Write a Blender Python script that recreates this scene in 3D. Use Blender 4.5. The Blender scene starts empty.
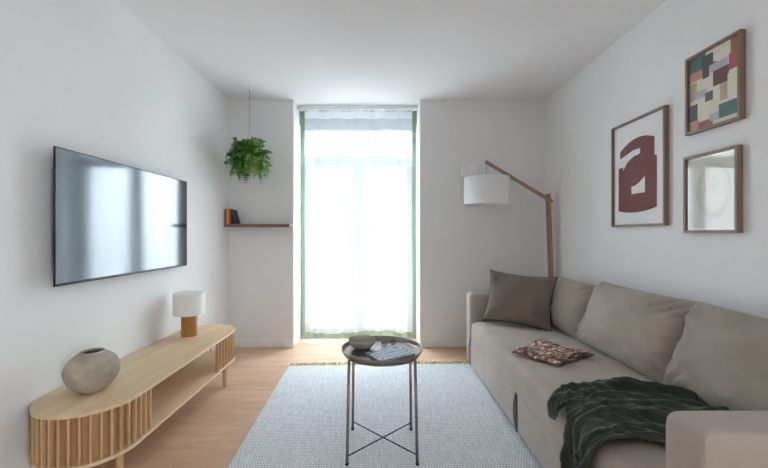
import bpy, bmesh, math, random
from mathutils import Vector, Matrix, noise
random.seed(7)
S = bpy.context.scene
C = S.collection
PI = math.pi
H = 2.6          # ceiling height
CH = 1.19        # camera height
XL, XR, YB, YF = -1.59, 1.73, 3.85, -2.3
OX0, OX1 = -0.92, 0.43   # window recess
YW = 4.28        # outer face of the back wall

# ------------------------------------------------------------ camera
cd = bpy.data.cameras.new('camera'); cam = bpy.data.objects.new('camera', cd); C.objects.link(cam)
cam.location = (0, 0, CH); cam.rotation_euler = (PI/2, 0, 0)
cd.sensor_width = 36; cd.lens = 36*366/768; cd.shift_x = 4/768; cd.clip_start = 0.02
S.camera = cam
# ------------------------------------------------------------ colour management
S.view_settings.view_transform = 'Standard'; S.view_settings.look = 'None'
S.view_settings.gamma = 1; S.view_settings.use_curve_mapping = False
S.view_settings.exposure = 1.14
# ------------------------------------------------------------ world: pale overcast daylight
w = bpy.data.worlds.new('overcast_sky'); S.world = w; w.use_nodes = True
bg = w.node_tree.nodes['Background']; bg.inputs['Color'].default_value = (0.86, 0.93, 1.0, 1); wn = w.node_tree.nodes; wl = w.node_tree.links
wt = wn.new('ShaderNodeTexCoord'); wsep = wn.new('ShaderNodeSeparateXYZ'); wr = wn.new('ShaderNodeMapRange')
wl.new(wt.outputs['Generated'], wsep.inputs[0]); wl.new(wsep.outputs['Z'], wr.inputs['Value'])
wr.inputs['From Min'].default_value = -0.15; wr.inputs['From Max'].default_value = 0.10
wr.inputs['To Min'].default_value = 6.0; wr.inputs['To Max'].default_value = 8.6
wl.new(wr.outputs[0], bg.inputs['Strength'])
#
# ------------------------------------------------------------ daylight lamps outside the window and the added side opening
def area(name, loc, rot, sx, sy, power, col, spread=PI):
    l = bpy.data.lights.new(name, 'AREA'); l.shape = 'RECTANGLE'; l.size = sx; l.size_y = sy
    l.energy = power; l.color = col; l.spread = spread
    o = bpy.data.objects.new(name, l); C.objects.link(o); o.location = loc; o.rotation_euler = rot
    return o
def aimed(name, loc, target, sx, sy, power, col):
    o = area(name, loc, (0, 0, 0), sx, sy, power, col)
    o.rotation_euler = (Vector(target)-Vector(loc)).to_track_quat('-Z', 'Y').to_euler(); return o
DAY = (0.87, 0.935, 1.0)
aimed('high_sky_daylight', (-0.245, 6.6, 5.6), (-0.245, 3.2, 0.6), 4.0, 3.0, 850, DAY)
for o in (area('window_portal', (-0.245, 4.27, 1.25), (math.radians(-90), 0, 0), 1.33, 2.45, 1, (1, 1, 1)),
          area('fill_window_portal', (XR+0.18, -1.45, 1.45), (0, math.radians(90), 0), 2.0, 1.0, 1, (1, 1, 1))):
    o.data.cycles.is_portal = True
try:
    S.cycles.use_denoising = True
    S.cycles.max_bounces = 12; S.cycles.diffuse_bounces = 7; S.cycles.transparent_max_bounces = 16
    S.cycles.transmission_bounces = 8; S.cycles.glossy_bounces = 5
    S.cycles.sample_clamp_indirect = 6
    S.cycles.caustics_reflective = False; S.cycles.caustics_refractive = False
except Exception:
    pass

# ------------------------------------------------------------ materials
def srgb(r, g, b):
    f = lambda c: (c/255)/12.92 if c/255 <= 0.04045 else ((c/255+0.055)/1.055)**2.4
    return (f(r), f(g), f(b), 1)
MATS = {}
def mat(name, col, rough=0.6, col2=None, nscale=8, bump=0.0, bscale=60, stretch=(1,1,1), metal=0, sheen=0, spec=0.5, ior=None, coord='Object', contrast=(0.35, 0.65), detail=4):
    if name in MATS: return MATS[name]
    m = bpy.data.materials.new(name); m.use_nodes = True
    nt = m.node_tree; N = nt.nodes; L = nt.links; p = N['Principled BSDF']
    p.inputs['Base Color'].default_value = col; p.inputs['Roughness'].default_value = rough
    p.inputs['Metallic'].default_value = metal; p.inputs['Specular IOR Level'].default_value = spec
    if ior: p.inputs['IOR'].default_value = ior
    if sheen: p.inputs['Sheen Weight'].default_value = sheen; p.inputs['Sheen Roughness'].default_value = 0.5
    tc = N.new('ShaderNodeTexCoord'); mp = N.new('ShaderNodeMapping'); mp.inputs['Scale'].default_value = stretch
    L.new(tc.outputs[coord], mp.inputs['Vector'])
    n = N.new('ShaderNodeTexNoise'); n.inputs['Scale'].default_value = nscale; n.inputs['Detail'].default_value = detail
    L.new(mp.outputs[0], n.inputs['Vector'])
    r = N.new('ShaderNodeValToRGB'); r.color_ramp.elements[0].position = contrast[0]; r.color_ramp.elements[1].position = contrast[1]
    r.color_ramp.elements[0].color = col; r.color_ramp.elements[1].color = col2 or tuple(min(1, c*1.06) for c in col[:3]) + (1,)
    L.new(n.outputs['Fac'], r.inputs['Fac']); L.new(r.outputs['Color'], p.inputs['Base Color'])
    if bump:
        n2 = N.new('ShaderNodeTexNoise'); n2.inputs['Scale'].default_value = bscale; n2.inputs['Detail'].default_value = 3
        L.new(mp.outputs[0], n2.inputs['Vector'])
        b = N.new('ShaderNodeBump'); b.inputs['Strength'].default_value = bump; b.inputs['Distance'].default_value = 0.01
        L.new(n2.outputs['Fac'], b.inputs['Height']); L.new(b.outputs[0], p.inputs['Normal'])
    MATS[name] = m
    return m

def fabric(name, col, col2, rough=0.9, wscale=420, sheen=0.15, bump=0.25):
    """woven upholstery: crossed fine waves + blotchy noise"""
    m = mat(name, col, rough, col2, nscale=5, sheen=sheen, spec=0.2)
    nt = m.node_tree; N = nt.nodes; L = nt.links; p = N['Principled BSDF']
    tc = N.new('ShaderNodeTexCoord')
    n = N.new('ShaderNodeTexNoise'); n.inputs['Scale'].default_value = wscale; n.inputs['Detail'].default_value = 2
    L.new(tc.outputs['Object'], n.inputs['Vector'])
    ws = []
    for ax in 'XZ':
        wv = N.new('ShaderNodeTexWave'); wv.bands_direction = ax; wv.inputs['Scale'].default_value = wscale/6
        wv.inputs['Distortion'].default_value = 1.5; L.new(tc.outputs['Object'], wv.inputs['Vector']); ws.append(wv)
    a = N.new('ShaderNodeMath'); a.operation = 'ADD'; L.new(ws[0].outputs['Fac'], a.inputs[0]); L.new(ws[1].outputs['Fac'], a.inputs[1])
    a2 = N.new('ShaderNodeMath'); a2.operation = 'ADD'; L.new(a.outputs[0], a2.inputs[0]); L.new(n.outputs['Fac'], a2.inputs[1])
    b = N.new('ShaderNodeBump'); b.inputs['Strength'].default_value = bump; b.inputs['Distance'].default_value = 0.002
    L.new(a2.outputs[0], b.inputs['Height']); L.new(b.outputs[0], p.inputs['Normal'])
    return m

def wood(name, dark, light, rough=0.5, axis='Y', scale=1.0):
    st = {'X': (0.6, 9, 9), 'Y': (9, 0.6, 9), 'Z': (9, 9, 0.6)}[axis]
    return mat(name, dark, rough, light, nscale=5*scale, stretch=st, bump=0.08, bscale=14, contrast=(0.3, 0.7), detail=8)

def wall_mat():
    return mat('wall_paint', srgb(228, 228, 228), 0.85, srgb(232, 232, 232), nscale=2, bump=0.05, bscale=90, spec=0.2)
WALL = wall_mat()
CEIL = mat('ceiling_paint', srgb(232, 232, 233), 0.9, srgb(235, 235, 236), nscale=2, spec=0.1)
TRIM = mat('white_gloss_paint', srgb(232, 232, 232), 0.45)
REVEAL = mat('white_reveal_paint', srgb(240, 240, 240), 0.7)

def floor_mat():
    m = bpy.data.materials.new('oak_planks'); m.use_nodes = True
    nt = m.node_tree; N = nt.nodes; L = nt.links; p = N['Principled BSDF']; p.inputs['Roughness'].default_value = 0.42
    tc = N.new('ShaderNodeTexCoord')
    br = N.new('ShaderNodeTexBrick'); br.inputs['Scale'].default_value = 1; br.inputs['Brick Width'].default_value = 1.3
    br.inputs['Row Height'].default_value = 0.185; br.inputs['Mortar Size'].default_value = 0.0018; br.inputs['Mortar Smooth'].default_value = 0.2
    br.offset = 0.37; br.inputs['Color1'].default_value = srgb(206, 172, 146); br.inputs['Color2'].default_value = srgb(215, 183, 157)
    br.inputs['Mortar'].default_value = srgb(184, 152, 130); br.inputs['Bias'].default_value = 0
    L.new(tc.outputs['Object'], br.inputs['Vector'])
    mp = N.new('ShaderNodeMapping'); mp.inputs['Scale'].default_value = (1.6, 7, 1); L.new(tc.outputs['Object'], mp.inputs['Vector'])
    n = N.new('ShaderNodeTexNoise'); n.inputs['Scale'].default_value = 2.2; n.inputs['Detail'].default_value = 9; n.inputs['Roughness'].default_value = 0.65
    L.new(mp.outputs[0], n.inputs['Vector'])
    r = N.new('ShaderNodeValToRGB'); r.color_ramp.elements[0].position = 0.32; r.color_ramp.elements[1].position = 0.7
    r.color_ramp.elements[0].color = srgb(228, 221, 216); r.color_ramp.elements[1].color = (1, 1, 1, 1)
    L.new(n.outputs['Fac'], r.inputs['Fac'])
    mx = N.new('ShaderNodeMix'); mx.data_type = 'RGBA'; mx.blend_type = 'MULTIPLY'; mx.inputs['Factor'].default_value = 1
    L.new(br.outputs['Color'], mx.inputs['A']); L.new(r.outputs['Color'], mx.inputs['B']); L.new(mx.outputs['Result'], p.inputs['Base Color'])
    b = N.new('ShaderNodeBump'); b.inputs['Strength'].default_value = 0.3; b.inputs['Distance'].default_value = 0.002; b.invert = True
    L.new(br.outputs['Fac'], b.inputs['Height']); L.new(b.outputs[0], p.inputs['Normal'])
    return m
FLOOR = floor_mat()

def rug_mat():
    m = bpy.data.materials.new('rug_weave'); m.use_nodes = True
    nt = m.node_tree; N = nt.nodes; L = nt.links; p = N['Principled BSDF']
    p.inputs['Roughness'].default_value = 0.95; p.inputs['Specular IOR Level'].default_value = 0.1
    tc = N.new('ShaderNodeTexCoord')
    br = N.new('ShaderNodeTexBrick'); br.inputs['Scale'].default_value = 1; br.inputs['Brick Width'].default_value = 0.015
    br.inputs['Row Height'].default_value = 0.016; br.inputs['Mortar Size'].default_value = 0.0022; br.inputs['Mortar Smooth'].default_value = 0.6
    br.inputs['Color1'].default_value = srgb(242, 242, 243); br.inputs['Color2'].default_value = srgb(234, 237, 240); br.inputs['Mortar'].default_value = srgb(168, 172, 180)
    L.new(tc.outputs['Object'], br.inputs['Vector'])
    mp = N.new('ShaderNodeMapping'); mp.inputs['Scale'].default_value = (60, 12, 1); L.new(tc.outputs['Object'], mp.inputs['Vector'])
    n = N.new('ShaderNodeTexNoise'); n.inputs['Scale'].default_value = 1; n.inputs['Detail'].default_value = 5; L.new(mp.outputs[0], n.inputs['Vector'])
    r = N.new('ShaderNodeValToRGB'); r.color_ramp.elements[0].position = 0.3; r.color_ramp.elements[1].position = 0.65
    r.color_ramp.elements[0].color = srgb(232, 234, 236); r.color_ramp.elements[1].color = (1, 1, 1, 1); L.new(n.outputs['Fac'], r.inputs['Fac'])
    mx = N.new('ShaderNodeMix'); mx.data_type = 'RGBA'; mx.blend_type = 'MULTIPLY'; mx.inputs['Factor'].default_value = 1
    L.new(br.outputs['Color'], mx.inputs['A']); L.new(r.outputs['Color'], mx.inputs['B']); L.new(mx.outputs['Result'], p.inputs['Base Color'])
    b = N.new('ShaderNodeBump'); b.inputs['Strength'].default_value = 0.6; b.inputs['Distance'].default_value = 0.004; b.invert = True
    L.new(br.outputs['Fac'], b.inputs['Height']); L.new(b.outputs[0], p.inputs['Normal'])
    return m

def sheer_mat(name, col, see=0.3, trans=0.45):
    """thin cloth: part open weave, part diffuse, part translucent"""
    m = bpy.data.materials.new(name); m.use_nodes = True
    nt = m.node_tree; N = nt.nodes; L = nt.links; N.remove(N['Principled BSDF']); out = N['Material Output']
    d = N.new('ShaderNodeBsdfDiffuse'); d.inputs['Color'].default_value = col
    t = N.new('ShaderNodeBsdfTranslucent'); t.inputs['Color'].default_value = col
    tr = N.new('ShaderNodeBsdfTransparent')
    a = N.new('ShaderNodeMixShader'); a.inputs[0].default_value = trans; L.new(d.outputs[0], a.inputs[1]); L.new(t.outputs[0], a.inputs[2])
    tc = N.new('ShaderNodeTexCoord'); n = N.new('ShaderNodeTexNoise'); n.inputs['Scale'].default_value = 3
    mr = N.new('ShaderNodeMapRange'); mr.inputs['To Min'].default_value = see*0.85; mr.inputs['To Max'].default_value = see*1.15
    L.new(tc.outputs['Object'], n.inputs['Vector']); L.new(n.outputs['Fac'], mr.inputs['Value'])
    b = N.new('ShaderNodeMixShader'); L.new(mr.outputs[0], b.inputs[0]); L.new(a.outputs[0], b.inputs[1]); L.new(tr.outputs[0], b.inputs[2])
    L.new(b.outputs[0], out.inputs['Surface'])
    return m

def glass_mat(name, tint=(1, 1, 1, 1), gain=1.0, ior=1.5, rough=0.0):
    m = bpy.data.materials.new(name); m.use_nodes = True
    nt = m.node_tree; N = nt.nodes; L = nt.links; N.remove(N['Principled BSDF']); out = N['Material Output']
    tr = N.new('ShaderNodeBsdfTransparent'); tr.inputs['Color'].default_value = tint
    g = N.new('ShaderNodeBsdfGlossy'); g.inputs['Roughness'].default_value = rough
    fr = N.new('ShaderNodeFresnel'); fr.inputs['IOR'].default_value = ior
    geo = N.new('ShaderNodeNewGeometry')
    mu = N.new('ShaderNodeMath'); mu.operation = 'MULTIPLY'; mu.inputs[1].default_value = gain; mu.use_clamp = True
    inv = N.new('ShaderNodeMath'); inv.operation = 'SUBTRACT'; inv.inputs[0].default_value = 1; L.new(geo.outputs['Backfacing'], inv.inputs[1])
    m2 = N.new('ShaderNodeMath'); m2.operation = 'MULTIPLY'
    L.new(fr.outputs[0], mu.inputs[0]); L.new(mu.outputs[0], m2.inputs[0]); L.new(inv.outputs[0], m2.inputs[1])
    x = N.new('ShaderNodeMixShader'); L.new(m2.outputs[0], x.inputs[0]); L.new(tr.outputs[0], x.inputs[1]); L.new(g.outputs[0], x.inputs[2])
    L.new(x.outputs[0], out.inputs['Surface'])
    return m

# ------------------------------------------------------------ mesh helpers
def obj(name, bm, m, parent=None, smooth=False, loc=None):
    me = bpy.data.meshes.new(name)
    bmesh.ops.recalc_face_normals(bm, faces=bm.faces[:]) if not getattr(bm, 'keepn', False) else None
    bm.to_mesh(me); bm.free()
    if m: me.materials.append(m)
    if smooth:
        for f in me.polygons: f.use_smooth = True
    o = bpy.data.objects.new(name, me); C.objects.link(o)
    if parent: o.parent = parent
    if loc: o.location = loc
    return o
def thing(name, label, cat, loc=(0, 0, 0), rotz=0, group=None):
    o = bpy.data.objects.new(name, None); C.objects.link(o); o.empty_display_size = 0.1
    o.location = loc; o.rotation_euler = (0, 0, rotz); o['label'] = label; o['category'] = cat
    if group: o['group'] = group
    return o
def tag(o, label, cat, group=None):
    o['label'] = label; o['category'] = cat
    if group: o['group'] = group
    return o
def struct(name, bm, m, parent=None):
    o = obj(name, bm, m, parent)
    if parent is None: o['kind'] = 'structure'
    return o
def box(bm, x0, x1, y0, y1, z0, z1, mtx=None, bevel=0, seg=2):
    vs = [bm.verts.new((x, y, z)) for x in (x0, x1) for y in (y0, y1) for z in (z0, z1)]
    idx = [(0, 1, 3, 2), (4, 6, 7, 5), (0, 4, 5, 1), (2, 3, 7, 6), (0, 2, 6, 4), (1, 5, 7, 3)]
    fs = [bm.faces.new([vs[i] for i in q]) for q in idx]
    es = list({e for f in fs for e in f.edges})
    if bevel:
        r = bmesh.ops.bevel(bm, geom=es, offset=bevel, segments=seg, profile=0.5, affect='EDGES')
        vs = list({v for f in r['faces'] for v in f.verts} | {v for v in vs if v.is_valid})
    if mtx is not None:
        bmesh.ops.transform(bm, matrix=mtx, verts=[v for v in vs if v.is_valid])
    return vs
def bx(x0, x1, y0, y1, z0, z1, bevel=0, seg=2):
    bm = bmesh.new(); box(bm, x0, x1, y0, y1, z0, z1, None, bevel, seg); return bm
def tube(bm, pts, r, n=8, cap=True, closed=False):
    pts = [Vector(p) for p in pts]; rs = r if isinstance(r, (list, tuple)) else [r]*len(pts)
    rings = []; up = Vector((0, 0, 1)); prev = None; k = len(pts)
    for i, p in enumerate(pts):
        a = pts[(i-1) % k] if (closed or i > 0) else p
        b = pts[(i+1) % k] if (closed or i < k-1) else p
        t = (b-a).normalized()
        if prev is None:
            u = t.cross(up);  u = t.cross(Vector((1, 0, 0))) if u.length < 1e-3 else u
        else:
            u = prev - t*prev.dot(t)
        u.normalize(); prev = u; v = t.cross(u)
        rings.append([bm.verts.new(p + (u*math.cos(2*PI*j/n)+v*math.sin(2*PI*j/n))*rs[i]) for j in range(n)])
    m = len(rings)
    for i in range(m if closed else m-1):
        A, B = rings[i], rings[(i+1) % m]
        for j in range(n): bm.faces.new((A[j], A[(j+1) % n], B[(j+1) % n], B[j]))
    if cap and not closed:
        bm.faces.new(rings[0][::-1]); bm.faces.new(rings[-1])
def lathe(bm, prof, n=48, c=(0, 0, 0), wob=None):
    rings = []
    for k, (r, z) in enumerate(prof):
        if r < 1e-5:
            rings.append([bm.verts.new((c[0], c[1], c[2]+z))])
        else:
            ring = []
            for j in range(n):
                a = 2*PI*j/n; rr = r*(1 + (wob(a, z) if wob else 0))
                ring.append(bm.verts.new((c[0]+rr*math.cos(a), c[1]+rr*math.sin(a), c[2]+z)))
            rings.append(ring)
    for A, B in zip(rings, rings[1:]):
        if len(A) == 1 and len(B) == 1: continue
        if len(A) == 1:
            for j in range(n): bm.faces.new((A[0], B[j], B[(j+1) % n]))
        elif len(B) == 1:
            for j in range(n): bm.faces.new((A[j], A[(j+1) % n], B[0]))
        else:
            for j in range(n): bm.faces.new((A[j], A[(j+1) % n], B[(j+1) % n], B[j]))
def prism(bm, poly, z0, z1, mtx=None):
    a = [bm.verts.new((x, y, z0)) for x, y in poly]; b = [bm.verts.new((x, y, z1)) for x, y in poly]
    n = len(poly)
    bm.faces.new(a[::-1]); bm.faces.new(b)
    for i in range(n): bm.faces.new((a[i], a[(i+1) % n], b[(i+1) % n], b[i]))
    if mtx is not None: bmesh.ops.transform(bm, matrix=mtx, verts=a+b)
def grid(bm, nu, nv, f, thick=None):
    V = [[bm.verts.new(f(i/nu, j/nv)) for j in range(nv+1)] for i in range(nu+1)]
    for i in range(nu):
        for j in range(nv): bm.faces.new((V[i][j], V[i+1][j], V[i+1][j+1], V[i][j+1]))
    return V
def fbm(p, o=3):
    return noise.fractal(Vector(p), 1.0, 2.0, o)

# ================================================================ SETTING
bm = bmesh.new()
bm_floor = bx(XL-0.2, XR+0.2, YF-0.2, YW, -0.12, 0)
struct('floor', bm_floor, FLOOR)
struct('ceiling', bx(XL-0.2, XR+0.2, YF-0.2, YW, H, H+0.15), CEIL)
struct('wall_left', bx(XL-0.2, XL, YF, YW, 0, H), WALL)
bm = bmesh.new()
box(bm, XR, XR+0.2, YF, -1.95, 0, H); box(bm, XR, XR+0.2, -0.95, YW, 0, H)
box(bm, XR, XR+0.2, -1.95, -0.95, 0, 0.45); box(bm, XR, XR+0.2, -1.95, -0.95, 2.45, H)
struct('wall_right', bm, WALL)
bm = bmesh.new(); box(bm, XL, OX0, YB, YW, 0, H); box(bm, OX1, XR, YB, YW, 0, H)
struct('wall_back', bm, WALL)
struct('wall_front', bx(XL-0.2, XR+0.2, YF-0.2, YF, 0, H), mat('rear_wall_taupe', srgb(196, 190, 184), 0.8))
def frame_bm(x0, x1, z0, z1, y0, y1, t):
    bm = bmesh.new()
    box(bm, x0, x0+t, y0, y1, z0, z1); box(bm, x1-t, x1, y0, y1, z0, z1)
    box(bm, x0+t, x1-t, y0, y1, z0, z0+t); box(bm, x0+t, x1-t, y0, y1, z1-t, z1)
    return bm
# baseboards
BH, BT = 0.085, 0.014
struct('baseboard_left', bx(XL, XL+BT, YF, YB, 0, BH, 0.003), TRIM)
struct('baseboard_right', bx(XR-BT, XR, YF, YB, 0, BH, 0.003), TRIM)
bm = bmesh.new(); box(bm, XL+BT, OX0+0.002, YB-BT, YB, 0, BH, None, 0.003); box(bm, OX1-0.002, XR-BT, YB-BT, YB, 0, BH, None, 0.003)
struct('baseboard_back', bm, TRIM)
# painted white reveals of the recess
bm = bmesh.new(); box(bm, OX0, OX0+0.012, YB+0.001, 4.16, 0, H); box(bm, OX1-0.012, OX1, YB+0.001, 4.16, 0, H)
struct('trim_1', bm, REVEAL)
# french window
GLASS = glass_mat('window_glass', (0.96, 0.98, 0.98, 1))
WIN = mat('window_grey_paint', srgb(150, 156, 162), 0.45)
fr = bmesh.new()
fb = frame_bm(OX0+0.012, OX1-0.012, 0.0, 2.42, 4.17, 4.24, 0.05)
win = struct('window_1', fb, WIN)
obj('shutter_box', bx(OX0+0.012, OX1-0.012, 4.12, 4.26, 2.42, H), WIN, win)
obj('transom', bx(OX0+0.062, OX1-0.062, 4.18, 4.23, 2.02, 2.08), WIN, win)
MX = (OX0+OX1)/2
for x0, x1 in ((OX0+0.064, MX-0.002), (MX+0.002, OX1-0.064)):
    leaf = obj('window_leaf', frame_bm(x0, x1, 0.052, 2.018, 4.185, 4.225, 0.065), WIN, win)
    obj('pane', bx(x0+0.065, x1-0.065, 4.202, 4.208, 0.117, 1.953), GLASS, leaf)
obj('pane', bx(OX0+0.064, OX1-0.064, 4.202, 4.208, 2.08, 2.37), GLASS, win)
hd = bmesh.new(); tube(hd, [(MX, 4.185, 1.1), (MX, 4.15, 1.1)], 0.007); tube(hd, [(MX, 4.15, 1.12), (MX, 4.15, 0.99)], 0.007)
obj('window_handle', hd, mat('satin_steel', srgb(160, 160, 160), 0.35, metal=1), win)
# unseen side window added behind the camera to light the left wall
bm = frame_bm(-1.948, -0.952, 0.452, 2.448, 0.10, 0.16, 0.06)
RZ = Matrix.Translation((XR, 0, 0)) @ Matrix(((0, 1, 0, 0), (1, 0, 0, 0), (0, 0, 1, 0), (0, 0, 0, 1)))
bmesh.ops.transform(bm, matrix=RZ, verts=bm.verts[:])
fill_win = struct('fill_window', bm, WIN)
obj('pane', bx(XR+0.127, XR+0.133, -1.888, -1.012, 0.512, 2.388), GLASS, fill_win)

# ================================================================ CURTAIN
SHEER = sheer_mat('sheer_white_voile', (0.88, 0.92, 0.94, 1), 0.42, 0.05)
HEM = sheer_mat('sheer_hem', (0.86, 0.89, 0.90, 1), 0.06, 0.35)
GREEN = sheer_mat('green_border', srgb(132, 146, 124), 0.0, 0.28)
rail = thing('curtain_rail', 'white curtain rail fixed under the top of the window recess', 'curtain rail', (MX, 4.03, 2.555))
rb = bmesh.new(); box(rb, OX0+0.014-MX, OX1-0.014-MX, -0.018, 0.018, 0.0, 0.028, None, 0.004)
obj('track', rb, TRIM, rail)
for k in range(16):
    x = -0.62 + k*0.082; obj('glider', bx(x-0.006, x+0.006, -0.006, 0.006, -0.012, 0.0), TRIM, rail)
CX0, CX1 = -0.877, 0.392
cur = thing('sheer_curtain', 'sheer white floor length curtain edged with green ribbon in front of the window', 'curtain', (0, 4.03, 0.06))
def cfold(x, z):
    u = (x-CX0)/(CX1-CX0); low = 1 - z/2.5
    a = 0.010 + 0.016*low
    return a*math.sin(u*2*PI*5.5 + 0.8*math.sin(u*7)) + 0.010*low*math.sin(u*2*PI*11+1.3) + 0.012*low*fbm((u*4, z*0.7, 2))
def czb(x):  # bottom edge, gently wavy
    return 0.018*math.sin((x-CX0)*6.2+2.6)+0.006*math.sin(x*23)
def cpt(x, t, lo, hi):
    z = lo + (hi-lo)*t
    return (x, cfold(x, z), z)
bm = bmesh.new(); BW = 0.046
def side(x, z):   # lower edges sway in a little
    return x
def sheet(x0, x1, z0f, z1f, nu, nv):
    b = bmesh.new()
    def f(u, v):
        x = x0+(x1-x0)*u; z = z0f(x)+(z1f(x)-z0f(x))*v
        return (x + 0.006*math.sin(z*3.1)*(1-z/2.5), cfold(x, z), z)
    grid(b, nu, nv, f); return b
top = lambda x: 2.482
hemlo = lambda x: 2.40
btop = lambda x: czb(x)+0.05
obj('voile_panel', sheet(CX0+BW, CX1-BW*0.8, btop, hemlo, 130, 60), SHEER, cur, True)
obj('heading_hem', sheet(CX0+BW, CX1-BW*0.8, hemlo, top, 130, 3), HEM, cur, True)
obj('side_border', sheet(CX0, CX0+BW, czb, top, 6, 60), GREEN, cur, True)
obj('side_border', sheet(CX1-BW*0.8, CX1, czb, top, 6, 60), GREEN, cur, True)
obj('bottom_border', sheet(CX0+BW, CX1-BW*0.8, czb, btop, 130, 3), GREEN, cur, True)

# dark facade added across the street to hide bright sky behind the curtain
FAC = mat('grey_render', srgb(84, 90, 98), 0.9, srgb(92, 98, 106), nscale=1)
fac = thing('added_building', 'dark grey facade added across the street to dim the view through the sheer curtain', 'added_building', (-0.6, 9.0, -4))
obj('wall', bx(-2.3, 2.5, 0, 4, 0, 9.5), FAC, fac)
DG = mat('far_window_glass', srgb(66, 72, 80), 0.5)
for x in (-1.7, -0.35, 1.0):
    for z in (1.6, 4.6, 7.0):
        fo = obj('window', bx(x, x+0.8, -0.05, 0.0, z, z+1.7), mat('far_frame', srgb(98, 103, 110), 0.7), fac)
        obj('pane', bx(x+0.08, x+0.72, -0.07, -0.05, z+0.08, z+1.62), DG, fo)

# ================================================================ RUG
rug = thing('rug', 'pale blue grey flat woven rug with mustard fringe under the tray table', 'rug', (-0.82, 3.285, 0), math.radians(1.9))
RX0, RX1, RY0, RY1 = -0.82, 0.88, 1.0, 3.285
def rugf(u, v):
    x = (RX1-RX0)*u; y = RY0-RY1+(RY1-RY0)*v
    return (x, y, 0.008+0.0008*fbm((x*3, y*3, 0)))
bm = bmesh.new(); V = grid(bm, 40, 60, rugf)
bd = [e for e in bm.edges if e.is_boundary]
r = bmesh.ops.extrude_edge_only(bm, edges=bd)
for v in [g for g in r['geom'] if isinstance(g, bmesh.types.BMVert)]: v.co.z = 0.0005
obj('woven_field', bm, rug_mat(), rug)
bm = bmesh.new()
for k in range(330):
    x = 0.01+(RX1-RX0-0.02)*k/329+random.uniform(-.003, .003); l = random.uniform(0.035, 0.075); dx = random.uniform(-.015, .015)
    tube(bm, [(x, -0.002, 0.008), (x+dx*.3, l*.45, 0.0125+random.uniform(0, .012)), (x+dx, l, 0.004)], [0.0028, 0.0032, 0.002], 5)
fg = obj('fringe', bm, mat('mustard_yarn', srgb(130, 118, 66), 0.9, srgb(236, 226, 172), nscale=70, contrast=(0.42, 0.58)), rug); fg['kind'] = 'stuff'

# ================================================================ SLATTED BENCH
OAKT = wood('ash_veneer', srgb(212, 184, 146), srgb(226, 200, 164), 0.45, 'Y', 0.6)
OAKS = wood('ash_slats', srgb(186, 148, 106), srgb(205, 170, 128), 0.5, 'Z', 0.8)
bench = thing('slatted_bench', 'long low light wood bench with rounded slatted ends along the left wall', 'tv bench', (-1.366, 2.303, 0))
def stadium(r, L, n=24, out=0):
    p = []
    for k in range(n+1):
        a = PI*k/n; p.append((r*math.cos(a), L+r*math.sin(a)))
    for k in range(n+1):
        a = PI+PI*k/n; p.append((r*math.cos(a), -L+r*math.sin(a)))
    return p
BR, BL = 0.218, 0.562
def slab(r, z0, z1, bev=0.004):
    bm = bmesh.new(); prism(bm, stadium(r, BL, 28), z0, z1)
    es = [e for e in bm.edges if abs(e.verts[0].co.z-e.verts[1].co.z) < 1e-6]
    bmesh.ops.bevel(bm, geom=es, offset=bev, segments=2, affect='EDGES'); return bm
obj('table_top', slab(BR, 0.415, 0.430), OAKT, bench)
obj('lower_shelf', slab(BR, 0.193, 0.208), OAKT, bench)
def slat(bm, x, y, a, z0=0.208, z1=0.415, w=0.011, d=0.02):
    box(bm, -d/2, d/2, -w/2, w/2, z0, z1, Matrix.Translation((x, y, 0)) @ Matrix.Rotation(a, 4, 'Z'), 0.002, 1)
def slats(sign, yend):
    """slats round one end; sign -1 near, +1 far; front and back legs of the U stop at |y|=yend"""
    bm = bmesh.new(); r = BR-0.014; st = 0.036 if sign < 0 else 0.052
    arc = PI*r; straight = BL-yend
    total = straight*2+arc; n = int(total/st)
    for k in range(n+1):
        s = total*k/n
        if s < straight: x, y, a = r, (yend+s), 0
        elif s < straight+arc:
            t = (s-straight)/r; x, y, a = r*math.cos(t), BL+r*math.sin(t), t
        else: x, y, a = -r, BL-(s-straight-arc), PI
        slat(bm, x, sign*y, sign*a)
    return bm
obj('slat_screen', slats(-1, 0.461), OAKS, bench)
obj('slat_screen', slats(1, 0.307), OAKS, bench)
bm = bmesh.new(); rr_ = BR-0.036; pl_ = [(rr_, -0.4555)]+[(rr_*math.cos(-PI*k/32), -BL+rr_*math.sin(-PI*k/32)) for k in range(33)]+[(-rr_, -0.4555)]
ri_ = rr_-0.008; pin = [(ri_, -0.4555)]+[(ri_*math.cos(-PI*k/32), -BL+ri_*math.sin(-PI*k/32)) for k in range(33)]+[(-ri_, -0.4555)]
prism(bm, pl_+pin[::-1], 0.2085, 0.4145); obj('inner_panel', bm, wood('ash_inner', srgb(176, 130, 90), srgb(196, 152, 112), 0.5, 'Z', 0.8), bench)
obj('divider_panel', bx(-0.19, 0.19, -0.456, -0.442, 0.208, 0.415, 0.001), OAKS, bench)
obj('back_panel', bx(-0.204, -0.192, -0.441, 0.29, 0.208, 0.415, 0.001), OAKT, bench)
for sx in (-1, 1):
    for y in (-0.60, 0.55):
        bm = bmesh.new(); lathe(bm, [(0, 0), (0.013, 0), (0.016, 0.192), (0, 0.192)], 16); obj('leg', bm, OAKS, bench, loc=(sx*0.155, y, 0))

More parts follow.
